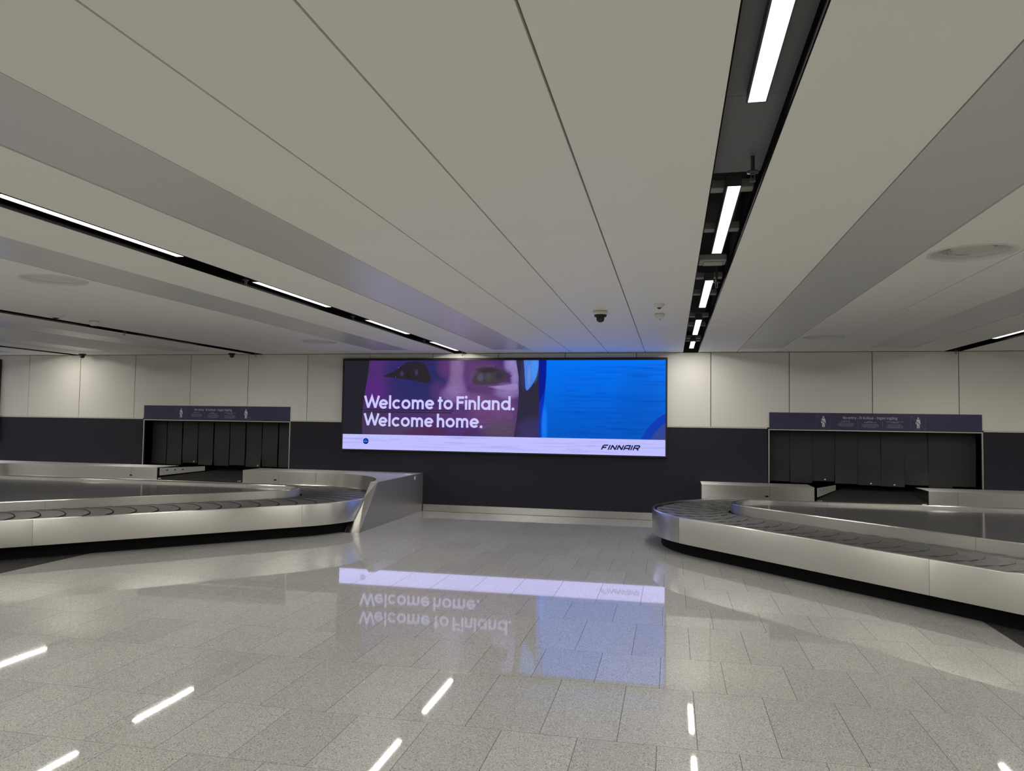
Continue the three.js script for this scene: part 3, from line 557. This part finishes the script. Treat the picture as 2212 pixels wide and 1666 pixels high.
// one crescent-shaped rubber plate of the belt: t along the travel, w across it
function palletGeo(inner, outerW, variant, worn) { // worn: 1 for the creased belt, 0 for the smooth one
  const nw = 30, nt = 14, back = 0.40, pos = [], uv = [], idx = [], mid = (outerW - inner) / 2, half = (outerW + inner) / 2;
  const lead = (w) => 0.16 - 0.26 * ((w - mid) / half) ** 2;
  const row = [];
  for (const [dy, flip] of [[0, 1], [-0.008, -1]]) {
    const base = pos.length / 3; row.push(base);
    for (let j = 0; j <= nt; j++) for (let i = 0; i <= nw; i++) {
      const w = -inner + (inner + outerW) * i / nw, k = j / nt, t = lead(w) - back * (1 - k);
      const edge = w > 0 ? 1 - 0.17 * (1 - k) : 1;      // narrower behind, so that a dark sliver opens beside the lip
      const wrinkle = worn * (Math.sin(w * 31 + variant * 2.1 + 2 * Math.sin(t * 9 + variant)) * Math.sin(t * 17 + variant * 1.3 + w * 5) * 0.0036 + Math.sin(w * 57 + t * 21 + variant) * 0.0016);
      const y = 0.003 + (0.016 - 0.008 * worn) * k + (0.011 - 0.009 * worn) * Math.max(0, 1 - Math.abs(w + 0.28) / 0.18) * k ** 4 + wrinkle + dy;
      pos.push(t, y, w * edge); uv.push(t * 1.1 + variant * 0.37, w * 1.1 + variant * 0.23);
    }
    for (let j = 0; j < nt; j++) for (let i = 0; i < nw; i++) { const a = base + j * (nw + 1) + i, b = a + 1, c = a + nw + 1, d = c + 1; if (flip > 0) idx.push(a, b, c, b, d, c); else idx.push(a, c, b, b, c, d); }
  }
  const [A, B] = row, e = (i, j) => j * (nw + 1) + i;
  const wallq = (p, q) => idx.push(A + p, B + p, A + q, A + q, B + p, B + q);
  for (let i = 0; i < nw; i++) { wallq(e(i, nt), e(i + 1, nt)); wallq(e(i + 1, 0), e(i, 0)); }
  for (let j = 0; j < nt; j++) { wallq(e(nw, j + 1), e(nw, j)); wallq(e(0, j), e(0, j + 1)); }
  const g = new THREE.BufferGeometry(); g.setAttribute('position', new THREE.Float32BufferAttribute(pos, 3)); g.setAttribute('uv', new THREE.Float32BufferAttribute(uv, 2)); g.setIndex(idx); g.computeVertexNormals();
  return toCreasedNormals(g.toNonIndexed(), 0.7);
}
function gapStrip(inner, outerW) { // black strip on each smooth plate, added to paint the dark gap between plates
  const pos = [], uv = [], nw = 30, mid = (outerW - inner) / 2, half = (outerW + inner) / 2, P = [];
  for (let i = 0; i <= nw; i++) { const w = -inner + 0.02 + (inner + outerW - 0.04) * i / nw, t = 0.16 - 0.26 * ((w - mid) / half) ** 2, y = 0.0205 + 0.011 * Math.max(0, 1 - Math.abs(w + 0.28) / 0.18); P.push([[t - 0.014, y - 0.001, w], [t - 0.011, y + 0.001, w], [t - 0.002, y + 0.001, w], [t + 0.001, y - 0.004, w]]); }
  for (let i = 0; i < nw; i++) for (let j = 0; j < 3; j++) { const a = P[i][j], b = P[i + 1][j], c = P[i + 1][j + 1], d = P[i][j + 1]; for (const q of [a, b, c, a, c, d]) { pos.push(...q); uv.push(q[0], q[2]); } }
  const g = new THREE.BufferGeometry(); g.setAttribute('position', new THREE.Float32BufferAttribute(pos, 3)); g.setAttribute('uv', new THREE.Float32BufferAttribute(uv, 2)); g.computeVertexNormals(); return g;
}
function quadMesh(facets, outline, off) { // a folded sheet of steel: facets of 3D points, closed at the back
  const pos = [], uv = [], tri = (a, b, c) => { pos.push(...a, ...b, ...c); uv.push(a[0], a[1], b[0], b[1], c[0], c[1]); };
  const o = (p) => [p[0] + off[0], p[1] + off[1], p[2] + off[2]];
  for (const f of facets) for (let i = 1; i + 1 < f.length; i++) { tri(f[0], f[i], f[i + 1]); tri(o(f[0]), o(f[i + 1]), o(f[i])); }
  for (let i = 0; i < outline.length; i++) { const a = outline[i], b = outline[(i + 1) % outline.length]; tri(a, o(a), b); tri(b, o(a), o(b)); }
  const g = new THREE.BufferGeometry(); g.setAttribute('position', new THREE.Float32BufferAttribute(pos, 3)); g.setAttribute('uv', new THREE.Float32BufferAttribute(uv, 2)); g.computeVertexNormals(); return g;
}
function carousel(label, A, B, C, opening, shroudEnds, joint, jointIn, inn, drop, worn) {
  const t = thing('baggage_carousel', label, 'baggage carousel', [0, 0, 0], 0, 'baggage carousels'), lp = loop3([A, B, C]);
  mesh('skirt', sweep(lp, 0, lp.total, [[0.38, 0.0], [0.40, 0.0], [0.40, 0.2], [0.38, 0.2]], 0.09, true), M.skirt, t);
  mesh('tray', sweep(lp, 0, lp.total, [[-inn, 0.34], [0.50, 0.34], [0.50, 0.365], [-inn, 0.365]], 0.09, true), M.skirt, t);
  const outer = [[0.507, 0.148], [0.520, 0.146], [0.522, 0.160], [0.522, 0.440 - drop], [0.518, 0.449 - drop], [0.508, 0.453 - drop], [0.490, 0.453 - drop], [0.486, 0.446 - drop], [0.505, 0.440 - drop]];
  const inner = [[0.014, 0.37], [0, 0.37], [0, 0.540], [0.006, 0.546], [0.042, 0.546], [0.048, 0.540], [0.048, 0.500], [0.038, 0.500], [0.038, 0.534], [0.014, 0.534]].map((p) => [-inn - p[0], p[1] - drop * 1.3]);
  const cut = (name, prof, mat, from, len) => { const n = Math.round(lp.total / len), L = lp.total / n; for (let i = 0; i < n; i++) mesh(name, sweep(lp, from + i * L + 0.0012, from + (i + 1) * L - 0.0012, prof), mat, t); };
  cut('outer_fascia', outer, M.steel, joint, 3.0); cut('inner_fascia', inner, M.steel, jointIn, 3.0);
  const d = []; for (let i = 0; i < 160; i++) { const q = lp.at(lp.total * i / 160); d.push([q.x - q.nx * (inn + 0.036), q.z - q.nz * (inn + 0.036)]); }
  mesh('deck', slab(d, 0.492 - drop, 0.508 - drop), M.deck, t);
  const gapGeo = gapStrip(inn - 0.012, 0.474), n = Math.round(lp.total / 0.2486), plates = [0, 1, 2, 3, 4].map((v) => palletGeo(inn - 0.012, 0.474, v, worn));
  for (let i = 0; i < n; i++) { const q = lp.at(lp.total * (i + 0.5) / n), p = mesh('pallet', plates[Math.floor(rnd() * 5)], M.rubber, t); p.position.set(q.x, 0.416 - drop, q.z); p.rotation.y = Math.atan2(-q.tz, q.tx); if (!worn) mesh('painted_gap', gapGeo, M.skirt, p); }
  // steel shroud along the wall, open where the feed belt comes in
  const zf = 0.605, R = 1.62;
  const bit = (x0, x1, seams, capL, capR) => {
    const xs = [x0, ...seams, x1]; for (let i = 0; i + 1 < xs.length; i++) mesh('shroud_front', span(xs[i] + 0.0015, xs[i + 1] - 0.0015, 0.432, 0.645, zf - 0.012, zf), M.steel, t);
    if (capL) mesh('shroud_end', span(x0, x0 + 0.01, 0.1, 0.645, 0.004, zf - 0.012), M.steelPlain, t); if (capR) mesh('shroud_end', span(x1 - 0.01, x1, 0.44, 0.645, 0.004, zf - 0.012), M.steelPlain, t);
  };
  const wing = (s) => { // the closed end of the shroud: curved inner wall, flat top, tall side plate and folded front
    const c = s > 0 ? C : A, arcPts = [];
    for (let k = 0; k <= 24; k++) { const f = (-90 + 86 * k / 24) * Math.PI / 180; arcPts.push([c[0] + s * R * Math.cos(f), c[1] + R * Math.sin(f)]); }
    const xs = c[0] + s * 1.708, xi = s > 0 ? opening[1] : opening[0];
    const P3 = (x, y, z) => [c[0] + s * x, y, z];
    // curved wall
    const pos = [], uv = []; for (let k = 0; k < 24; k++) { const [a, b] = [arcPts[k], arcPts[k + 1]], u0 = R * 1.5 * k / 24, u1 = R * 1.5 * (k + 1) / 24; const v = [[a[0], 0.432, a[1]], [b[0], 0.432, b[1]], [b[0], 0.645, b[1]], [a[0], 0.645, a[1]]]; for (const q of [0, 1, 2, 0, 2, 3]) { pos.push(...v[q]); uv.push(q === 0 || q === 3 ? u0 : u1, v[q][1]); } }
    const g = new THREE.BufferGeometry(); g.setAttribute('position', new THREE.Float32BufferAttribute(pos, 3)); g.setAttribute('uv', new THREE.Float32BufferAttribute(uv, 2)); g.computeVertexNormals();
    mesh('shroud_curve', toCreasedNormals(g, 0.6), M.steel, t);
    mesh('shroud_top', slab([[xi, 0.004], [xi, zf], ...arcPts.slice(1), [xs, 2.06], [xs, 0.004]], 0.645, 0.652), M.steelTop, t);
    const sp = new THREE.Shape([[0, 0], [0, 0.645], [2.06, 0.645], [2.70, 0]].map((p) => new THREE.Vector2(-p[0], p[1]))), side = new THREE.ExtrudeGeometry(sp, { depth: 0.012, bevelEnabled: false });
    side.rotateY(Math.PI / 2); side.translate(xs - (s > 0 ? 0.012 : 0), 0, 0.004); mesh('side_plate', side, M.sidePlate, t);
    const T1 = P3(1.707, 0.65, 2.066), T2 = P3(1.612, 0.65, 2.10), Mm = P3(1.60, 0.44, 2.30), B1 = P3(1.705, 0, 2.708), B2 = P3(1.50, 0, 2.71), B3 = P3(1.36, 0, 2.66), K = P3(1.50, 0.145, 2.585);
    const fac = [[T1, T2, Mm, B1], [Mm, K, B2, B1], [K, B3, B2]]; if (s < 0) fac.forEach((f) => f.reverse());
    const out = [T1, T2, Mm, K, B3, B2, B1]; if (s < 0) out.reverse();
    mesh('folded_front', quadMesh(fac, out, [0, 0, -0.02]), M.steelPlain, t);
  };
  const flat = (x0, x1) => mesh('shroud_top', span(x0, x1, 0.645, 0.652, 0.004, zf + 0.004), M.steelTop, t);
  const [o0, o1] = opening;
  if (shroudEnds[0] === 'wing') { bit(A[0], o0, [o0 - 0.53], false, true); wing(-1); } else { bit(shroudEnds[0], o0, [1.45], true, true); flat(shroudEnds[0], o0); }
  if (shroudEnds[1] === 'wing') { bit(o1, C[0], [o1 + 0.68], true, false); wing(1); } else { bit(o1, shroudEnds[1], [o1 + 0.38], true, true); flat(o1, shroudEnds[1]); }
  return t;
}
const SLOPE = 1.083, DX = 2.824;
const right = carousel('baggage carousel on the right with a rounded steel end near the screen', [1.376, 2.22], [1.376 + DX, 2.22 + SLOPE * DX], [1.376 + 2 * DX, 2.22], [2.075, 3.62], [0.455, 8.2], 2.888, 2.74, 0.486, 0, 1);
const left = carousel('baggage carousel on the left ending in a slanted steel side plate', [-5.908 - 2 * DX, 2.22], [-5.908 - DX, 2.22 + SLOPE * DX], [-5.908, 2.22], [-8.97, -7.28], ['wing', 'wing'], 1.171, 1.35, 0.60, 0.018, 0);
mesh('sticker', bx(0.003, 0.055, 0.045, -4.1985, 0.595, 0.43), M.paperAndLeak, left);
mesh('sticker', bx(0.10, 0.002, 0.12, -4.33, 0.6535, 0.42), M.paperAndLeak, left);
mesh('sticker', bx(0.20, 0.002, 0.10, 0.62, 0.6535, 0.40), M.paperAndLeak, right);
for (const [x, p] of [[1.40, right], [-6.66, left], [-9.50, left]]) mesh('scuff_mark', bx(0.05, 0.022, 0.002, x, 0.50, 0.6062), M.hole, p);

// feed belts coming through the hatches
NICHES.forEach(([a], i) => {
  const fx = i ? 2.075 : -8.97, ox = i ? 3.62 : -7.28, back = 0.72, dx = 0.40;
  const f = thing('feed_conveyor', `black feed belt sloping out of the ${i ? 'right' : 'left'} hatch onto the carousel`, 'conveyor', [0, 0, 0], 0, 'feed belts in the hatches');
  const y0 = 0.478, y1 = 0.60, z0 = 0.60, z1 = -0.72, k = (z0 - z1) * dx / 0.74;
  const pos = [], q = [[fx + 0.03, y0, z0], [ox - 0.01, y0, z0], [Math.min(ox - 0.01 + k, NICHES[i][1] - 0.02), y1, z1], [fx + 0.03 + k, y1, z1]], lo = q.map((p) => [p[0], p[1] - 0.05, p[2]]);
  const T = (p, r, s) => pos.push(...p, ...r, ...s), Q = (p, r, s, u) => { T(p, r, s); T(p, s, u); };
  Q(q[0], q[1], q[2], q[3]); Q(lo[3], lo[2], lo[1], lo[0]); for (let j = 0; j < 4; j++) Q(lo[j], lo[(j + 1) % 4], q[(j + 1) % 4], q[j]);
  const g = new THREE.BufferGeometry(); g.setAttribute('position', new THREE.Float32BufferAttribute(pos, 3)); g.setAttribute('uv', new THREE.Float32BufferAttribute(pos.flatMap((v, j) => (j % 3 === 0 ? [v, pos[j + 2]] : [])), 2)); g.computeVertexNormals();
  mesh('belt', g, M.blackBelt, f);
  mesh('front_roller', cyl(0.022, 0.022, ox - fx - 0.1, 0, 0, 0, 16).rotateZ(Math.PI / 2).translate((fx + ox) / 2, 0.452, 0.602), M.blackBelt, f);
  for (const x of [fx + 0.07, ox - 0.06]) mesh('roller_bracket', rspan(x - 0.035, x + 0.035, 0.44, 0.468, 0.592, 0.626, 0.008), M.steelPlain, f);
  // side plate with three slots
  const L = Math.hypot(dx, 0.74), sh = new THREE.Shape(); sh.moveTo(0, -0.135); sh.lineTo(L, -0.08); sh.lineTo(L, 0); sh.lineTo(0, 0); sh.closePath();
  for (const u of [0.16, 0.33, 0.50]) { const p = new THREE.Path(); p.absellipse(u * L, -0.045, 0.020, 0.010, 0, Math.PI * 2, true); sh.holes.push(p); }
  const pg = new THREE.ExtrudeGeometry(sh, { depth: 0.006, bevelEnabled: false, curveSegments: 16 });
  const plate = mesh('side_plate', pg, M.galvanised, f); plate.position.set(fx + 0.04, 0.644, z0 - 0.01); plate.rotation.y = Math.atan2(0.74, dx);
  const bk = mesh('plate_back', bx(L - 0.02, 0.06, 0.004, L / 2, -0.045, -0.012), M.hole, f); bk.position.copy(plate.position); bk.rotation.y = plate.rotation.y;
});

renderer.render(scene, camera);
